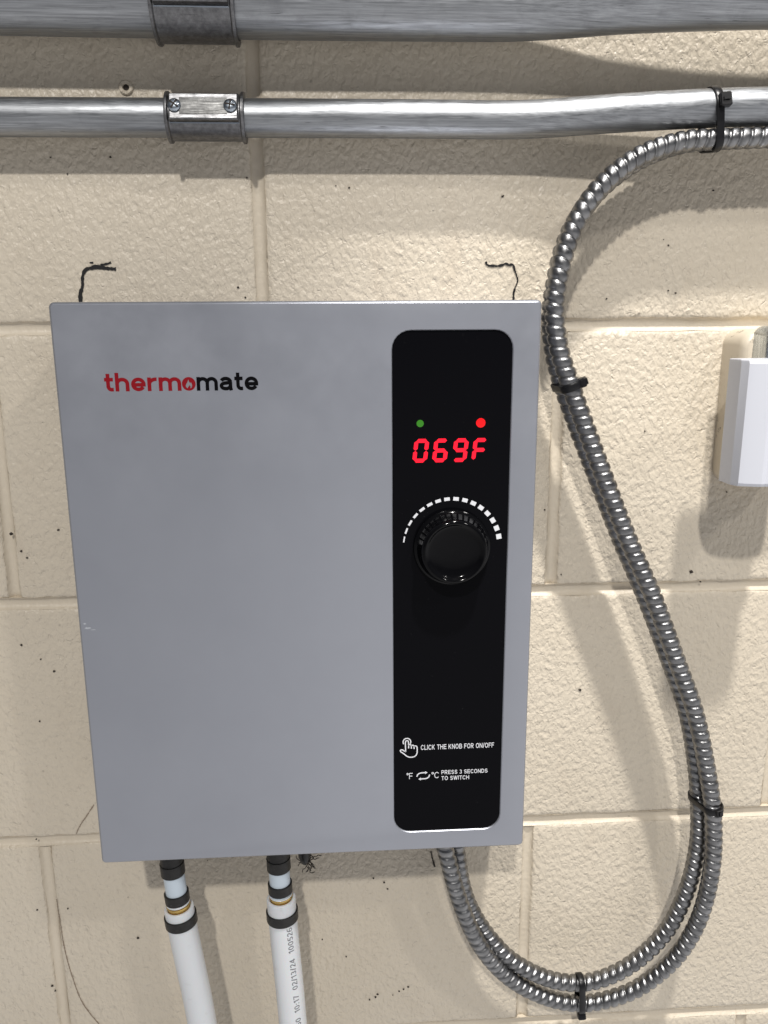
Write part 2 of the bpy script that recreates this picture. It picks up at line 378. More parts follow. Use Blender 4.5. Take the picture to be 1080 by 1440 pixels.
# ------------------------------------------------------------------ rigid conduits and their couplings
def conduit(pts, r, name, label):
    P, st = resample(catmull(pts, 14), 4); P = smooth_pts(P, 10)
    g = G(); tube(g, P, r, 48)
    return tag(build(name, g.v, g.f, M['emt'], smooth=40), label, "conduit")
ZL, YL, RL = 133.0, -20.0, 11.75
conduit([(-420, YL, ZL - 1), (-200, YL, ZL - .6), (0, YL, ZL), (110, YL, ZL + .2), (165, YL, ZL), (192, YL - 1.5, ZL + .6), (232, YL - 7, ZL + 2.4), (290, YL - 13, ZL + 4.6), (345, YL - 15, ZL + 6), (420, YL - 15.5, ZL + 6.4), (640, YL - 15.5, ZL + 6.5)], RL,
        "steel_conduit", "thin galvanised steel conduit above the heater, lower of the two")
ZU, YU, RU = 198.3, -25.0, 19.2
conduit([(-420, YU, ZU), (-200, YU, ZU), (0, YU, ZU - .6), (120, YU, ZU - .2), (165, YU - .5, ZU), (200, YU - 3.5, ZU + 1), (235, YU - 8, ZU + 2.6), (290, YU - 12, ZU + 4), (345, YU - 14, ZU + 5), (420, YU - 14.5, ZU + 5), (640, YU - 14.5, ZU + 5)], RU,
        "steel_conduit", "thick galvanised steel conduit cut by the photo's top edge")
def coupling(x0, x1, yc, zc, r, tilt, label, boss, screws):
    t = thing("conduit_coupling", label, "coupling", ((x0 + x1) / 2, yc, zc))
    g = G(); L = x1 - x0
    lathe(g, (x0, yc, zc), (1, 0, 0), [(r - 2.4, 0), (r + 1.3, 0), (r + 1.5, .5), (r + 1.5, 1.7), (r + 1.0, 2.2), (r, 2.6), (r, L - 2.6), (r + 1.0, L - 2.2), (r + 1.5, L - 1.7), (r + 1.5, .0 + L - .5), (r + 1.3, L), (r - 2.4, L)], 56, False)
    build("sleeve", g.v, g.f, M['zinc'], t, smooth=35)
    # raised flat boss facing out from the sleeve, tilted up
    a = math.radians(tilt); out = Vector((0, -math.cos(a), math.sin(a))); up = Vector((0, math.sin(a), math.cos(a))); ctr = Vector((0, yc, zc))
    def ring(dx, hw, h): return [ctr + Vector((x, 0, 0)) + out * h + up * w for x, w in ((x0 + 3.2 + dx, -hw), (x1 - 3.2 - dx, -hw), (x1 - 3.2 - dx, hw), (x0 + 3.2 + dx, hw))]
    g = G(); g.loft([ring(0, boss, r * .55), ring(0, boss, r + .5), ring(.8, boss - .8, r + 1.3)], False, True)
    bo = build("boss", g.v, g.f, M['zinc'], t, smooth=30)
    g = G(); pl = lambda dx, hw, h: [ctr + Vector((x, 0, 0)) + out * h + up * w for x, w in (((x0 + x1) / 2 - dx, -hw), ((x0 + x1) / 2 + dx, -hw), ((x0 + x1) / 2 + dx, hw), ((x0 + x1) / 2 - dx, hw))]
    g.loft([pl(L * .30, boss * .62, r + 1.2), pl(L * .30, boss * .62, r + 1.7), pl(L * .285, boss * .5, r + 1.9)], False, True)
    build("raised_plate", g.v, g.f, M['plate'], bo, smooth=30)
    for sx in screws:
        g = G(); c = ctr + Vector((sx, 0, 0)) + out * (r + .9)
        lathe(g, c, out, [(4.3, 0), (4.3, 1.3), (3.7, 2.2), (2.2, 2.8), (.01, 2.9)], 24, False)
        s_ = build("screw", g.v, g.f, M['screw'], t, smooth=35)
        g = G(); c2 = c + out * 2.95
        ang = random.uniform(0, 3)
        for q in (0, math.pi / 2):
            d1 = Vector((1, 0, 0)) * math.cos(ang + q) + up * math.sin(ang + q); d2 = Vector((1, 0, 0)) * -math.sin(ang + q) + up * math.cos(ang + q)
            R4 = [d1 * 3.1 + d2 * .5, d1 * 3.1 - d2 * .5, d1 * -3.1 - d2 * .5, d1 * -3.1 + d2 * .5]
            g.loft([[c2 + v + out * (-.6) for v in R4], [c2 + v + out * (.02 + .03 * (q > 0)) for v in R4]], False, True)
        build("slot", g.v, g.f, M['dirt'], s_)
    # mould lines
    g = G()
    for w in (-boss - .2,):
        hh = math.sqrt(max(0, (r) ** 2 - w * w)); c = ctr + out * (hh - .1) + up * w
        g.loft([[c + Vector((x, 0, 0)) + v for v in (out * -.4 + up * .5, out * .6, out * -.4 - up * .5)] for x in (x0 + 3, x1 - 3)])
    build("mould_line", g.v, g.f, M['screw'], t)
    return t
coupling(-54.2, -4.2, YL, ZL - .1, 14.0, 14, "small grey zinc coupling with two screws on the lower conduit", 8.4, (-47.2, -12.2))
coupling(-57.2, -6.2, YU, ZU - .4, 22.3, 12, "large dark zinc coupling on the thick conduit at the photo's top", 12.5, (-49, -14))

# ------------------------------------------------------------------ the water heater
X0, X1, ZT, ZB, YF = -119.4, 179.5, 15.1, -366.3, -88.0
heater = thing("water_heater", "silver grey wall-mounted electric water heater with black glass control strip", "water heater", ((X0 + X1) / 2, 0, ZB))
PX0, PX1, PZT, PZB = 86.4, 161.8, -2.9, -351.0
g = G()
out_r = lambda ins, y, r=3.2: rrect(X0 + ins, X1 - ins, ZB + ins, ZT - ins, max(.6, r - ins), y)
in_r = lambda gr, y, r=11.5: rrect(PX0 - gr, PX1 + gr, PZB - gr, PZT + gr, r + gr, y)
g.loft([out_r(0, -1.0), out_r(0, -85.6), out_r(.25, -86.7), out_r(.8, -87.5), out_r(1.6, -88.0), in_r(1.3, -88.0), in_r(.6, -87.8), in_r(.1, -87.2), in_r(0, -85.0)], True, False)
build("casing", g.v, g.f, M['enamel'], heater, smooth=28)
g = G(); g.loft([in_r(-.15, -84.0), in_r(-.15, -86.6), in_r(-.5, -87.0)], True, True)
panel = build("control_panel", g.v, g.f, M['glass'], heater, smooth=30)
FP = -87.0

# lettering drawn as strokes (a bold grotesque), each glyph in a box one cap-height tall
def el(cx, cz, rx, rz, a0, a1, n=14): return [(cx + rx * math.cos(math.radians(a0 + (a1 - a0) * i / n)), cz + rz * math.sin(math.radians(a0 + (a1 - a0) * i / n))) for i in range(n + 1)]
def glyphs(w):
    h = w / 2; T_, B_ = 1 - h, h; xh = .735; X_ = xh - h
    D = {}
    D['I'] = (w + .02, [[(h, 0), (h, 1)]])
    D['L'] = (.58, [[(h, 0), (h, 1)], [(h, B_), (.58, B_)]])
    D['T'] = (.66, [[(0, T_), (.66, T_)], [(.33, 0), (.33, T_)]])
    D['H'] = (.72, [[(h, 0), (h, 1)], [(.72 - h, 0), (.72 - h, 1)], [(h, .52), (.72 - h, .52)]])
    D['E'] = (.64, [[(h, 0), (h, 1)], [(h, B_), (.64, B_)], [(h, .52), (.60, .52)], [(h, T_), (.63, T_)]])
    D['F'] = (.60, [[(h, 0), (h, 1)], [(h, .49), (.54, .49)], [(h, T_), (.60, T_)]])
    D['K'] = (.72, [[(h, 0), (h, 1)], [(h, .36), (.63, 1)], [(.28, .56), (.63, 0)]])
    D['N'] = (.72, [[(h, 0), (h, 1)], [(.72 - h, 0), (.72 - h, 1)], [(h, .97), (.72 - h, .03)]])
    D['O'] = (.78, [el(.39, .5, .39 - h, .5 - h + .01, 0, 360, 28)])
    D['C'] = (.73, [el(.39, .5, .39 - h, .5 - h + .01, 38, 322, 22)])
    D['B'] = (.70, [[(h, 0), (h, 1)], [(h, T_), (.38, T_)] + el(.40, (T_ + .53) / 2, .19, (T_ - .53) / 2, 90, -90, 10) + [(h, .53)], [(h, .53), (.40, .53)] + el(.43, (.53 + B_) / 2, .27 - h + .04, (.53 - B_) / 2, 90, -90, 10) + [(h, B_)]])
    D['P'] = (.65, [[(h, 0), (h, 1)], [(h, T_), (.36, T_)] + el(.38, (T_ + .42) / 2, .27 - h, (T_ - .42) / 2, 90, -90, 10) + [(h, .42)]])
    D['R'] = (.70, [[(h, 0), (h, 1)], [(h, T_), (.38, T_)] + el(.40, (T_ + .46) / 2, .26 - h, (T_ - .46) / 2, 90, -90, 10) + [(h, .46)], [(.33, .46), (.60, 0)]])
    D['S'] = (.66, [el(.33, (T_ + .5) / 2, .31 - h, (T_ - .5) / 2 + .005, 18, 262, 14) + el(.34, (B_ + .5) / 2, .32 - h, (.5 - B_) / 2 + .005, 82, -164, 14)])
    D['D'] = (.72, [[(h, 0), (h, 1)], [(h, T_), (.28, T_)] + el(.30, .5, .42 - h, .5 - h, 90, -90, 14) + [(h, B_)]])
    D['W'] = (.98, [[(h * .9, 1), (.28, 0)], [(.28, 0), (.49, .98)], [(.49, .98), (.70, 0)], [(.70, 0), (.98 - h * .9, 1)]])
    D['/'] = (.34, [[(.04, -.02), (.30, 1.02)]])
    D['-'] = (.36, [[(.02, .38), (.34, .38)]])
    D[':'] = (.26, [[(.13, 0), (.13, w * 1.1)], [(.13, .5), (.13, .5 + w * 1.1)]])
    D['\u00b0'] = (.34, [el(.17, .84, .13, .13, 0, 360, 14)])
    D['0'] = (.58, [el(.29, .5, .29 - h, .5 - h, 0, 360, 24)])
    D['1'] = (.40, [[(.28, 0), (.28, 1)], [(.04, .76), (.28, .97)]])
    D['2'] = (.56, [el(.28, .70, .27 - h, .30 - h, 165, -30, 12) + [(h, B_)], [(0, B_), (.56, B_)]])
    D['3'] = (.56, [el(.27, (T_ + .53) / 2, .25 - h, (T_ - .53) / 2, 155, -80, 12), el(.27, (B_ + .53) / 2, .28 - h, (.53 - B_) / 2, 82, -155, 12)])
    D['4'] = (.60, [[(.42, 0), (.42, 1)], [(.42, .97), (.03, .30)], [(0, .28), (.60, .28)]])
    D['5'] = (.56, [[(.12, T_), (.52, T_)], [(.13, T_), (.08, .50)], [(.08, .50)] + el(.27, .33, .28 - h, .33 - h, 120, -155, 14)])
    D['6'] = (.58, [el(.29, .32, .29 - h, .32 - h, 0, 360, 18), el(.34, .5, .34 - h, .5 - h, 60, 190, 12)])
    D['7'] = (.56, [[(0, T_), (.56, T_)], [(.50, T_), (.20, 0)]])
    # lower case
    D['t'] = (.46, [[(.19, .95), (.19, .27)] + el(.36, .27, .17, .27 - h, 180, 270, 8) + [(.46, B_ + .005)], [(0, X_), (.45, X_)]])
    D['h'] = (.72, [[(h, 0), (h, 1)], [(h, .30)] + el(.36, X_ - .23, .36 - h, .23, 165, 0, 12) + [(.72 - h, 0)]])
    D['e'] = (.75, [[(h * .8, .345), (.745, .345)], el(.375, xh / 2, .375 - h, xh / 2 - h, -2, 180, 14) + el(.375, xh / 2, .375 - h, xh / 2 - h, 180, 328, 12)])
    D['r'] = (.49, [[(h, 0), (h, xh)], [(h, .26)] + el(.45, X_ - .27, .45 - h, .27, 170, 84, 10)])
    D['m'] = (1.16, [[(h, 0), (h, xh)], [(h, .34)] + el((.58 + h) / 2, X_ - .22, (.58 - h) / 2, .22, 165, 0, 10) + [(.58, 0)], [(.58, .34)] + el((1.16 - h + .58) / 2, X_ - .22, (.58 - h) / 2, .22, 165, 0, 10) + [(1.16 - h, 0)]])
    D['a'] = (.73, [[(.60, .46), (.60, .14), (.63, .0)], el(.345, X_ - .18, .255, .18, 158, 0, 12), [(.60, .42), (.38, .405)] + el(.33, .245, .33 - h, .245 - h, 85, 270, 12) + [(.36, B_)] + el(.36, .30, .24, .30 - h, 270, 360, 8)])
    return D
def text_mesh(body, weight=0.2, gap=0.09, sub=None):
    """strokes of the text as thin prisms: vertices (x, y, front?) in cap-heights"""
    D = glyphs(weight); x = 0; V = []; F = []; lay = 0
    for ch in body:
        if ch == ' ': x += .42; continue
        wd, strokes = D[ch]
        for st in strokes:
            P = [Vector((a + x, b_, 0)) for a, b_ in st]
            if sub:
                Q_ = []
                for p, q in zip(P, P[1:]):
                    m_ = max(1, int((q - p).length / sub)); Q_ += [p.lerp(q, j / m_) for j in range(m_)]
                P = Q_ + [P[-1]]
            lay = (lay + 1) % 6; rows = []
            closed = (P[0] - P[-1]).length < 1e-5
            for i, p in enumerate(P):
                if closed: tt = P[1] - P[-2] if i in (0, len(P) - 1) else P[i + 1] - P[i - 1]; k = 1
                else:
                    d1 = (P[i] - P[i - 1]).normalized() if i else None; d2 = (P[i + 1] - P[i]).normalized() if i < len(P) - 1 else None
                    if d1 and d1.length < .5: d1 = None
                    if d2 and d2.length < .5: d2 = None
                    tt = (d1 or Vector()) + (d2 or Vector()); k = 1
                    if d1 and d2 and tt.length > .3: k = min(1.5, 1 / max(.5, math.cos(d1.angle(d2) / 2)))
                n_ = Vector((-tt.y, tt.x, 0)).normalized() * (weight / 2 * k)
                rows.append((p + n_, p - n_))
            b0 = len(V)
            for q, w_ in rows: V += [(q.x, q.y, 1 + lay * .12), (w_.x, w_.y, 1 + lay * .12), (w_.x, w_.y, 0), (q.x, q.y, 0)]
            for i in range(len(rows) - 1):
                for j in range(4): F.append((b0 + i * 4 + j, b0 + i * 4 + (j + 1) % 4, b0 + i * 4 + 4 + (j + 1) % 4, b0 + i * 4 + 4 + j))
            if not closed: F.append((b0, b0 + 1, b0 + 2, b0 + 3)); e0 = b0 + 4 * (len(rows) - 1); F.append((e0, e0 + 1, e0 + 2, e0 + 3))
        x += wd + gap
    return V, F
def letters(name, body, x0, x1, z0, z1, y, material, parent, weight=0.2, depth=0.10, gap=0.09, label=None):
    V, F = text_mesh(body, weight, gap)
    ax, bx = min(v[0] for v in V), max(v[0] for v in V)
    W_ = [((v[0] - ax) / (bx - ax) * (x1 - x0) + x0, y + .04 - depth * v[2], z0 + v[1] * (z1 - z0)) for v in V]
    return build(name, W_, F, material, parent, label=label)

# brand lettering, printed on the casing: red "therm", a red disc with a flame for the o, black "mate"
YP = YF - 0.05
letters("brand_lettering", "therm", -89.9, -43.6, -38.1, -26.9, YP, M['red_print'], heater, 0.19, gap=.095, label="red letters therm")
letters("brand_lettering", "mate", -34.2, 3.4, -38.2, -26.9, YP, M['black_print'], heater, 0.19, gap=.095, label="black letters mate")
g = G(); lathe(g, (-39.0, YF + .05, -34.0), (0, -1, 0), [(4.15, 0), (4.15, .12)], 40)
disc = build("brand_emblem", g.v, g.f, M['red_print'], heater, label="red disc with a pale flame in place of the o")
def poly(g, pts, y, d=.1):
    r = [Vector((x, y, z)) for x, z in pts]; g.loft([[p + Vector((0, d, 0)) for p in r], r], False, True)
g = G(); fx, fz = -39.0, -34.3
poly(g, [(fx - .1, fz + 3.0), (fx + .2, fz + 1.7), (fx + 1.0, fz + .6), (fx + 1.3, fz + 1.4), (fx + 1.9, fz + .1), (fx + 2.0, fz - 1.1), (fx + 1.3, fz - 2.2), (fx + .9, fz - 2.4), (fx + 1.0, fz - 1.2), (fx + .3, fz - .3), (fx + .1, fz - 1.1), (fx - .5, fz - 1.5), (fx - .6, fz - 2.3), (fx - 1.3, fz - 2.1), (fx - 1.9, fz - 1.1), (fx - 1.6, fz + .1), (fx - .8, fz + 1.2)], YF - .16)
build("flame", g.v, g.f, M['flame_print'], disc)

# indicator lamps
for nm, x, z, r, mt, lb in (("indicator_lamp", 104.0, -60.4, 2.3, 'led_green', "dim green indicator lamp"), ("indicator_lamp", 142.7, -60.5, 3.0, 'led_red', "bright red indicator lamp")):
    g = G(); lathe(g, (x, FP + .05, z), (0, -1, 0), [(r, 0), (r, .10), (r * .6, .18)], 24); build(nm, g.v, g.f, M[mt], panel, label=lb)
# seven-segment digits
SEG = {'0': 'abcdef', '6': 'acdefg', '9': 'abcdfg', 'F': 'aefg'}
def digit(ch, x, z, w, h, sh):
    g = G(); t_ = 2.5; k = sh / h; gp = .16
    def P(px, pz): return (x + px + pz * k, z + pz)
    def hs(pz): a, b_ = t_ / 2 + gp, w - t_ / 2 - gp; q = t_ / 2; return [P(a, pz), P(a + q * .8, pz + q), P(b_ - q * .8, pz + q), P(b_, pz), P(b_ - q * .8, pz - q), P(a + q * .8, pz - q)]
    def vs(px, z0, z1): a, b_ = z0 + gp, z1 - gp; q = t_ / 2; return [P(px, a), P(px + q, a + q * .8), P(px + q, b_ - q * .8), P(px, b_), P(px - q, b_ - q * .8), P(px - q, a + q * .8)]
    q = t_ / 2; mid = h / 2
    D = dict(a=hs(h - q), g=hs(mid), d=hs(q), f=vs(q, mid, h - q), e=vs(q, q, mid), b=vs(w - q, mid, h - q), c=vs(w - q, q, mid))
    for c in SEG[ch]: poly(g, D[c], FP - .08, .12)
    return build("display_digit", g.v, g.f, M['led_digit'], panel, label="lit red digit " + ch)
for ch, x in (('0', 98.9), ('6', 111.6), ('9', 124.3), ('F', 136.9)): digit(ch, x, -85.4, 9.4, 15.2, 1.7)
# scale of white ticks round the knob
KX, KZ = 124.9, -141.2
for i in range(16):
    a = math.radians(170.6 - (170.6 - 10.6) * i / 15); f = i / 15
    rad = 0.85 + 2.5 * f ** .8; tan = 3.9 - .5 * f; rc = 31.6 + .2 * f
    er, et = Vector((math.cos(a), 0, math.sin(a))), Vector((-math.sin(a), 0, math.cos(a))); c = Vector((KX, FP - .09, KZ)) + er * rc
    g = G(); r4 = [c + er * (s1 * rad / 2) + et * (s2 * tan / 2) for s1, s2 in ((-1, -1), (1, -1), (1, 1), (-1, 1))]
    g.loft([[p + Vector((0, .12, 0)) for p in r4], r4], False, True); build("scale_tick", g.v, g.f, M['white_print'], panel)
# knob
g = G(); lathe(g, (KX, FP + .1, KZ), (0, -1, 0), [(24.6, 0), (25.2, .4), (25.4, 3.0), (25.0, 4.2), (23.6, 5.0), (23.0, 6.0), (21.4, 14.0), (21.0, 15.6), (20.2, 16.5), (19.2, 16.8), (18.3, 16.4), (17.4, 15.2), (15.5, 14.4), (11.0, 13.7), (6.0, 13.3), (.02, 13.1)], 96, False)
knob = build("knob", g.v, g.f, M['knob'], panel, smooth=38, label="round glossy black knob")
# printed hand, arrows and instructions
letters("instruction_lettering", "CLICK THE KNOB FOR ON/OFF", 105.2, 156.5, -287.6, -284.0, FP - .08, M['white_print'], panel, 0.135, gap=.14)
letters("instruction_lettering", "PRESS 3 SECONDS", 119.8, 152.4, -307.0, -304.0, FP - .08, M['white_print'], panel, 0.135, gap=.14)
letters("instruction_lettering", "TO SWITCH", 119.8, 139.4, -311.6, -308.6, FP - .08, M['white_print'], panel, 0.135, gap=.14)
letters("instruction_lettering", "°F", 95.2, 99.5, -309.8, -305.2, FP - .08, M['white_print'], panel, 0.10)
letters("instruction_lettering", "°C", 112.8, 117.9, -309.8, -305.2, FP - .08, M['white_print'], panel, 0.10)
def stroke(g, pts, w, closed=False, y=FP - .09):
    P = [Vector((x, y, z)) for x, z in pts]; rings = []
    for i, p in enumerate(P):
        if closed: tt = P[(i + 1) % len(P)] - P[i - 1]
        else: tt = P[min(i + 1, len(P) - 1)] - P[max(0, i - 1)]
        n = Vector((-tt.z, 0, tt.x)).normalized() * (w / 2); dy = Vector((0, .12, 0)); rings.append([p + n, p - n, p - n + dy, p + n + dy])
    if closed: rings.append(rings[0])
    g.loft(rings, not closed, not closed)
def arcp(cx, cz, r, a0, a1, n=10, rz=None): return [(cx + r * math.cos(math.radians(a0 + (a1 - a0) * i / n)), cz + (rz or r) * math.sin(math.radians(a0 + (a1 - a0) * i / n))) for i in range(n + 1)]
hx, hz = 90.4, -293.4     # lower left of the hand symbol; 13 mm wide, 15 mm tall
g = G(); H = lambda *p: [(hx + a, hz + b_) for a, b_ in p]
stroke(g, H((4.2, 4.6), (4.0, 12.0), (4.3, 12.9), (5.1, 13.2), (5.9, 12.9), (6.2, 12.0), (6.3, 7.3)), .75)
stroke(g, H((6.25, 9.4), (6.8, 10.1), (7.7, 10.0), (8.1, 9.4), (8.2, 7.0)), .75)
stroke(g, H((8.15, 8.9), (8.8, 9.6), (9.6, 9.4), (10.0, 8.8), (10.1, 6.7)), .75)
stroke(g, H((10.0, 8.3), (10.6, 9.0), (11.5, 8.9), (12.1, 8.2), (12.3, 6.5), (12.2, 3.6), (11.6, 1.9), (10.4, .8), (8.6, .35), (6.6, .5), (5.0, 1.3), (3.6, 2.6), (2.0, 4.0), (.6, 5.0), (.45, 5.8), (1.0, 6.4), (2.0, 6.3), (3.2, 5.4), (4.2, 4.7)), .75)
stroke(g, arcp(hx + 5.1, hz + 12.2, 2.7, -35, 215, 14), .7)
build("hand_symbol", g.v, g.f, M['white_print'], panel)
g = G()
stroke(g, [(102.5, -308.2), (102.9, -306.8), (104.0, -305.8), (105.5, -305.4), (108.4, -305.3)], .8)
stroke(g, [(111.4, -307.0), (111.0, -308.6), (109.9, -309.6), (108.4, -310.0), (105.2, -310.1)], .8)
poly(g, [(108.2, -304.2), (110.0, -305.3), (108.2, -306.4)], FP - .09); poly(g, [(105.4, -309.0), (103.6, -310.1), (105.4, -311.2)], FP - .09)
build("switch_symbol", g.v, g.f, M['white_print'], panel)
g = G()
for (x, z, w, h) in ((-113.4, -191.0, 4.2, 1.6), (-110.2, -192.3, 3.6, .7), (-115.2, -188.0, 2.2, 1.2)):
    n = 12; poly(g, [(x + w / 2 * math.cos(i * 6.283 / n) * random.uniform(.6, 1.1), z + h / 2 * math.sin(i * 6.283 / n) * random.uniform(.5, 1.2)) for i in range(n)], YF - .06)
build("scuff", g.v, g.f, M['scuff'], heater, label="pale scuff near the left edge")

# ------------------------------------------------------------------ water pipes under the heater
def pipe(pts, label, rings, bands_d):
    t = thing("water_pipe", label, "pipe", pts[0], "white water pipes under the heater")
    P = smooth_pts(resample(catmull(pts, 12), 2)[0], 12)
    def at(z):
        k = min(range(len(P) - 1), key=lambda i: abs(P[i].z - z)); return P[k], (P[k + 1] - P[k]).normalized()
    def cyl(name, z0, z1, r, mt, prof=None, parent=t):
        a, _ = at(z0); b_, _ = at(z1); d = (b_ - a); L = d.length; g = G()
        lathe(g, a, d, prof(r, L) if prof else [(r - .4, 0), (r, .4), (r, L - .4), (r - .4, L)], 40)
        return build(name, g.v, g.f, M[mt], parent, smooth=40)
    z = rings
    cyl("fitting", ZB + 1, z[0] - 1, 8.6, 'crimp')
    cyl("inlet_tube", z[0] - 2, z[4] + 1.5, 7.95, 'pex_blue')
    band = lambda r, L: [(r - 1.2, 0), (r, .35), (r, L - .35), (r - 1.2, L)]
    cyl("crimp_ring", z[0], z[1], 9.1, 'crimp', band)
    cyl("crimp_ring", z[2], z[3], 9.3, 'crimp', band)
    cyl("lip", z[3] - .6, z[3] - 2.6, 8.9, 'pex')
    cyl("brass_fitting", z[3] - 2.0, z[4] - 2, 9.1, 'brass', lambda r, L: [(r - 1, 0), (r, .5), (r, 1.4), (r - .7, 1.8), (r - .7, L)])
    # the wide pipe, open at the top
    i0 = min(range(len(P)), key=lambda i: abs(P[i].z - z[4])); Q = P[i0:]
    g = G(); fr = frames(Q); R = 11.1
    ringz = lambda p, u, w, r: [p + (u * math.cos(a) + w * math.sin(a)) * r for a in (2 * math.pi * k / 48 for k in range(48))]
    rr = [ringz(Q[0] + fr[0][0] * 6, fr[0][1], fr[0][2], 8.4), ringz(Q[0], fr[0][1], fr[0][2], 8.6), ringz(Q[0] - fr[0][0] * .5, fr[0][1], fr[0][2], 9.2), ringz(Q[0] - fr[0][0] * .5, fr[0][1], fr[0][2], 10.6)]
    rr += [ringz(p, u, w, R) for p, (tt, u, w) in zip(Q, fr)]
    g.loft(rr, False, True); wide = build("pipe", g.v, g.f, M['pex'], t, smooth=50)
    cyl("crimp_ring", z[5], z[6], 12.3, 'crimp', band)
    return t, wide, Q
p1 = [(-80.8, -50, -366), (-80.2, -50, -390), (-79.5, -50, -407), (-78.3, -50, -421), (-76.4, -50, -443), (-72.9, -50, -476), (-68.8, -50, -509), (-65.0, -51, -545), (-62.6, -52, -580), (-60, -54, -640), (-58, -56, -760)]
p2 = [(-.4, -50, -366), (0.1, -50, -393), (0.5, -50, -411), (0.9, -50, -425), (1.5, -50, -444), (3.2, -50, -480), (5.0, -50, -513), (6.7, -50, -551), (7.7, -50, -582), (9, -50, -650), (10, -50, -760)]
pipe(p1, "white pipe bending right, left of the two under the heater", (-394.5, -404, -419.5, -428, -434, -440, -448.5), None)
t2, wide2, Q2 = pipe(p2, "straight white pipe with printed numbers, right of the two under the heater", (-395, -404, -416.5, -425, -431, -439.5, -448), None)
# ink print running up the right flank of the second pipe
V, F = text_mesh("-25/10/-50  10:17  02/13/24  100526", 0.15, .12, 0.12)
ax, bx = min(v[0] for v in V), max(v[0] for v in V)
lo_z, hi_z = -566.0, -449.5; out = []
for v in V:
    z = lo_z + (v[0] - ax) / (bx - ax) * (hi_z - lo_z)
    k = min(range(1, len(Q2) - 1), key=lambda i: abs(Q2[i].z - z)); c = Q2[k]; x_c = c.x + (Q2[k + 1].x - Q2[k - 1].x) * (z - c.z) / (Q2[k + 1].z - Q2[k - 1].z)
    a = math.radians(18 + (1 - v[1]) * 24)                # angle round the pipe from the front; glyph tops point to the front
    r = 11.08 + .07 * v[2]
    out.append((x_c + r * math.sin(a), c.y - r * math.cos(a), z))
build("pipe_print", out, F, M['grey_print'], wide2)

# tuft of dark fibres behind the right pipe
g = G()
for i in range(26):
    p = Vector((19 + random.uniform(-2, 3), -14 + random.uniform(-5, 5), -424 + random.uniform(-4, 4))); pts = [p]
    d = Vector((random.uniform(-.1, 1), random.uniform(-.4, .4), random.uniform(-1.1, .1)))
    for k in range(7):
        d = (d + Vector((random.uniform(-.9, .9), random.uniform(-.6, .6), random.uniform(-.9, .8)))).normalized(); pts.append(pts[-1] + d * 1.6)
    tube(g, catmull(pts, 3), .32, 5)
tag(build("fibre_tuft", g.v, g.f, M['dirt']), "tangled tuft of dark fibres hanging under the heater by the right pipe", "fibre tuft")
fp = thing("plug", "small black stub poking out under the heater behind the straight pipe", "plug", (16.5, -17, -366.5))
g = G(); lathe(g, (16.5, -17, -366.5), (0.03, 0, -1), [(4.5, 0), (5.5, 4), (5.2, 40), (4.8, 52), (3.4, 57), (1.6, 59)], 20); build("stem", g.v, g.f, M['black_nylon'], fp, smooth=40)

# ------------------------------------------------------------------ armoured flexible cables
FRONT = [(420, -38, 120.5), (380, -38, 120.2), (353.1, -38, 119.7), (329.1, -38.0, 119.1), (305.1, -38.0, 118.1), (281.3, -38.0, 116.6), (252.7, -40.0, 107.4), (229.3, -42.0, 90.5), (213.4, -43.0, 70.1), (204.6, -44.0, 49.0), (199.8, -45.0, 26.3), (198.8, -45.0, 7.9), (203.0, -44.0, -15.6), (212.2, -43.0, -39.7), (225.0, -42.0, -70.4), (241.9, -42.0, -110.1), (260.1, -43.0, -152.0), (280.6, -45.0, -195.1), (301.2, -47.0, -245.2), (317.1, -49.0, -285.1), (330.0, -50.0, -332.6), (338.8, -50.0, -376.0), (342.6, -48.0, -422.1), (338.5, -45.0, -468.3), (326.5, -41.0, -505.7), (307.8, -37.0, -533.2), (285.8, -34.0, -551.2), (251.3, -32.0, -560.8), (218.9, -33.0, -552.0), (187.4, -36.0, -529.6), (163.3, -40.0, -498.3), (148.1, -44.0, -465.2), (137.6, -46.0, -432.4), (130.6, -46.0, -403.4), (127.0, -46.0, -387.6), (124.5, -46, -366.4)]
REAR = [(420, -23, 123.5), (380, -23, 123.4), (362.4, -23.0, 123.4), (337.6, -23.0, 122.8), (312.9, -23.0, 121.3), (285.7, -24.0, 118.3), (256.7, -26.0, 107.5), (232.2, -27.0, 90.0), (216.3, -28.0, 69.9), (207.1, -29.0, 49.6), (202.6, -29.0, 27.2), (200.4, -29.0, 8.2), (203.1, -28.0, -16.0), (211.1, -27.0, -40.8), (224.1, -26.0, -72.4), (241.9, -26.0, -113.3), (260.6, -27.0, -156.5), (281.2, -29.0, -200.9), (302.8, -31.0, -252.6), (318.6, -33.0, -293.7), (329.6, -34.0, -342.0), (335.0, -35.0, -385.2), (335.0, -36.0, -417.6), (329.2, -36.0, -453.7), (316.5, -35.0, -489.0), (295.6, -34.0, -516.3), (272.7, -33.0, -532.7), (247.9, -32.0, -540.0), (218.2, -33.0, -532.9), (188.5, -34.0, -513.4), (169.0, -32.0, -491.7), (154.5, -30.0, -467.8), (146.0, -30.0, -443.7), (141.2, -31.0, -414.0), (139.3, -32.0, -397.9), (138.5, -32, -366.4)]
CR = 6.5
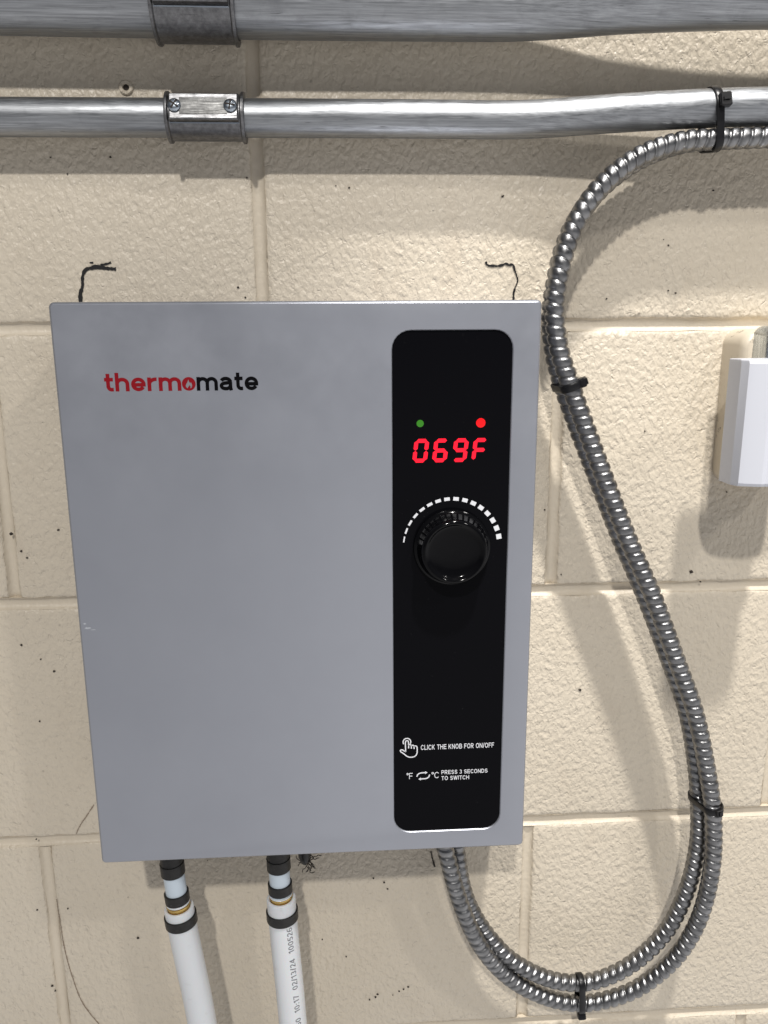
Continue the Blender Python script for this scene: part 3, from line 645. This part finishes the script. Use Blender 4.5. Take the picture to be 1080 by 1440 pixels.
def armour(pts, name, label, phase):
    P = smooth_pts(resample(catmull(pts, 16), 2.0)[0], 10); step = 0.52
    P, step = resample(P, step); fr = frames(P); seg = 26; pitch = 7.2; rings = []
    for i, (p, (tt, u, w)) in enumerate(zip(P, fr)):
        s = i * step; ring = []
        for k in range(seg):
            a = 2 * math.pi * k / seg
            ph = (s / pitch + k / seg + phase) % 1.0
            # interlocked strip: long rounded crown, then a step down into a narrow groove
            if ph < .10: h = -1.0 + 1.0 * (ph / .10) * 1.0
            elif ph < .70: h = .22 * math.sin(math.pi * (ph - .10) / .60)
            elif ph < .86: h = -1.0 * ((ph - .70) / .16)
            else: h = -1.0 - .12 * math.sin(math.pi * (ph - .86) / .14)
            r = CR + h + .05
            ring.append(p + (u * math.cos(a) + w * math.sin(a)) * r)
        rings.append(ring)
    g = G(); g.loft(rings)
    return tag(build(name, g.v, g.f, M['flex'], smooth=62), label, "armoured cable"), P
_, PF = armour(FRONT, "armoured_cable", "nearer steel armoured cable, outer strand of the hanging loop", 0.0)
_, PR = armour(REAR, "armoured_cable", "rear steel armoured cable, inner strand of the hanging loop against the wall", 0.35)

# ------------------------------------------------------------------ black cable ties
def hull2(pts):
    pts = sorted(set(pts))
    def half(ps):
        h = []
        for p in ps:
            while len(h) > 1 and (h[-1][0] - h[-2][0]) * (p[1] - h[-2][1]) - (h[-1][1] - h[-2][1]) * (p[0] - h[-2][0]) <= 0: h.pop()
            h.append(p)
        return h
    a, b_ = half(pts), half(pts[::-1]); return a[:-1] + b_[:-1]
def cable_tie(label, origin, axis, circles, head_dir, width=4.6, th=1.3, tail=None, head=(8.5, 7.2, 6.0), head_shift=0.0):
    origin = Vector(origin); ax = Vector(axis).normalized(); u = ax.orthogonal().normalized(); v = ax.cross(u)
    t = thing("cable_tie", label, "cable tie", tuple(origin), "black nylon cable ties")
    pts = []
    for c, r in circles:
        d = Vector(c) - origin; cx, cy = d.dot(u), d.dot(v)
        for k in range(40): a = 2 * math.pi * k / 40; pts.append((round(cx + (r + .25) * math.cos(a), 4), round(cy + (r + .25) * math.sin(a), 4)))
    hl = hull2(pts)
    hp = [Vector(h + (0,)) for h in hl]; hp.append(hp[0]); hp, _ = resample(hp, 1.2); hp = hp[:-1]; n = len(hp)
    rings = []
    for i, p in enumerate(hp):
        tt = (hp[(i + 1) % n] - hp[i - 1]); nr = Vector((tt.y, -tt.x, 0)).normalized()
        P3 = lambda q, s: origin + u * q.x + v * q.y + ax * s
        o_, e_ = p + nr * th, p + nr * (th * .75)
        rings.append([P3(p, -width / 2), P3(e_, -width / 2), P3(o_, -width / 2 + .5), P3(o_, width / 2 - .5), P3(e_, width / 2), P3(p, width / 2)])
    rings.append(rings[0]); g = G(); g.loft(rings, False, False)
    build("strap", g.v, g.f, M['black_nylon'], t, smooth=40)
    hd = Vector(head_dir); hd = (hd - ax * hd.dot(ax)).normalized(); i = max(range(n), key=lambda k: (u * hp[k].x + v * hp[k].y).dot(hd))
    pc = origin + u * hp[i].x + v * hp[i].y + ax * head_shift; sd_ = ax.cross(hd)
    a_, b_, c_ = head
    def rg(k, h): return [pc + hd * h + ax * (x * a_ / 2 * k) + sd_ * (y * b_ / 2 * k) for x, y in ((-1, -.8), (-.8, -1), (.8, -1), (1, -.8), (1, .8), (.8, 1), (-.8, 1), (-1, .8))]
    g = G(); g.loft([rg(.92, -.4), rg(1, .3), rg(1, c_ - .7), rg(.85, c_)])
    hd_o = build("head", g.v, g.f, M['black_nylon'], t, smooth=30)
    g = G(); g.loft([[pc + hd * (c_ + k) + ax * x * width / 2 * .8 + sd_ * y for x, y in ((-1, -.9), (1, -.9), (1, .9), (-1, .9))] for k in (-.3, tail or 1.0)])
    build("tail", g.v, g.f, M['black_nylon'], hd_o)
    return t
def near(P, z=None, x=None, lo=0, hi=1):
    n = len(P); rng = range(int(n * lo), min(n - 2, int(n * hi)))
    k = min(rng, key=lambda i: abs(P[i].z - z) if z is not None else abs(P[i].x - x)); return P[k], (P[k + 3] - P[k - 3]).normalized()
a, ta = near(PF, x=302, hi=.3); b_, _ = near(PR, x=302, hi=.3)
cable_tie("black cable tie holding the cables up to the thin conduit", (302, -34, 130), (1, 0.0, 0.10), [((302, -33.6, 138.0), RL), (tuple(a), CR), (tuple(b_), CR)], (0, -1, .15), 5.0, head=(7.6, 8.6, 4.6), head_shift=2.2)
a, ta = near(PF, z=-41, hi=.5); b_, _ = near(PR, z=-41, hi=.5)
cable_tie("black cable tie with stout head beside the heater's upper right corner", tuple((a + b_) / 2), ta, [(tuple(a), CR), (tuple(b_), CR)], (1, -.45, .1), 5.2, head=(6.2, 6.6, 4.2))
a, ta = near(PF, z=-377, hi=.6); b_, _ = near(PR, z=-379, hi=.6)
cable_tie("black cable tie on the hanging loop's right side, level with the heater's bottom", tuple((a + b_) / 2), ta, [(tuple(a), CR), (tuple(b_), CR)], (.15, -1, -.1), 4.8, head=(5.4, 5.6, 3.0))
a, ta = near(PF, x=247, lo=.55, hi=.85); b_, _ = near(PR, x=247, lo=.55, hi=.85)
cable_tie("black cable tie at the very bottom of the hanging loop", tuple((a + b_) / 2), (1, 0, .05), [(tuple(a), CR), (tuple(b_), CR)], (0, -.35, -1), 5.0, head=(6.6, 6.4, 5.2))

# ------------------------------------------------------------------ switch box at the right
sb = thing("switch_box", "cream wall box with a white faceted plastic cover at the photo's right edge", "switch box", (350, 0, -115))
g = G(); rb = lambda ins, y, r=11: rrect(338.5 + ins, 386 - ins, -118 + ins, -4 - ins, r, y)
g.loft([rb(-.5, 3), rb(0, -2), rb(0, -24), rb(1.2, -28), rb(3.5, -30)], True, True); build("back_box", g.v, g.f, M['boxpaint'], sb, smooth=50)
g = G(); rs = lambda ins, y, r=7: rrect(346 + ins, 378 - ins, -108 + ins, -1.5 - ins, r, y)
g.loft([rs(0, -29), rs(0, -45), rs(1.0, -48), rs(3, -50)], True, True); build("steel_collar", g.v, g.f, M['steel'], sb, smooth=45)
for z, y in ((-42, -27), (-68, -25), (-90, -24)):
    g = G(); lathe(g, (338.8, y, z), (-1, 0, 0), [(1.7, 0), (1.5, .5), (.7, .8)], 12); build("screw_hole", g.v, g.f, M['dirt'], sb)
# cover: vertical facets, bevelled flank first
prof = [(x + 6.0, y) for x, y in ((313.5, -50.0), (311.6, -54.0), (311.6, -70.5), (313.6, -77.5), (317.4, -79.5), (327.0, -82.6), (330.0, -81.8), (336.5, -83.4), (342.5, -83.4), (349.0, -81.8), (352.0, -82.6), (361.6, -79.5), (365.4, -77.5), (367.4, -70.5), (367.4, -54.0), (365.5, -50.0))]
def cov(z, k, kx):
    return [Vector((345.5 + (x - 345.5) * kx, -50 + (y + 50) * k, z)) for x, y in prof]
g = G(); g.loft([cov(-107.0, .90, .985), cov(-106.4, .97, .996), cov(-104.5, 1, 1), cov(-25.5, 1, .985), cov(-23.6, .97, .98), cov(-23.0, .90, .972)]); build("cover", g.v, g.f, M['white'], sb, smooth=12)
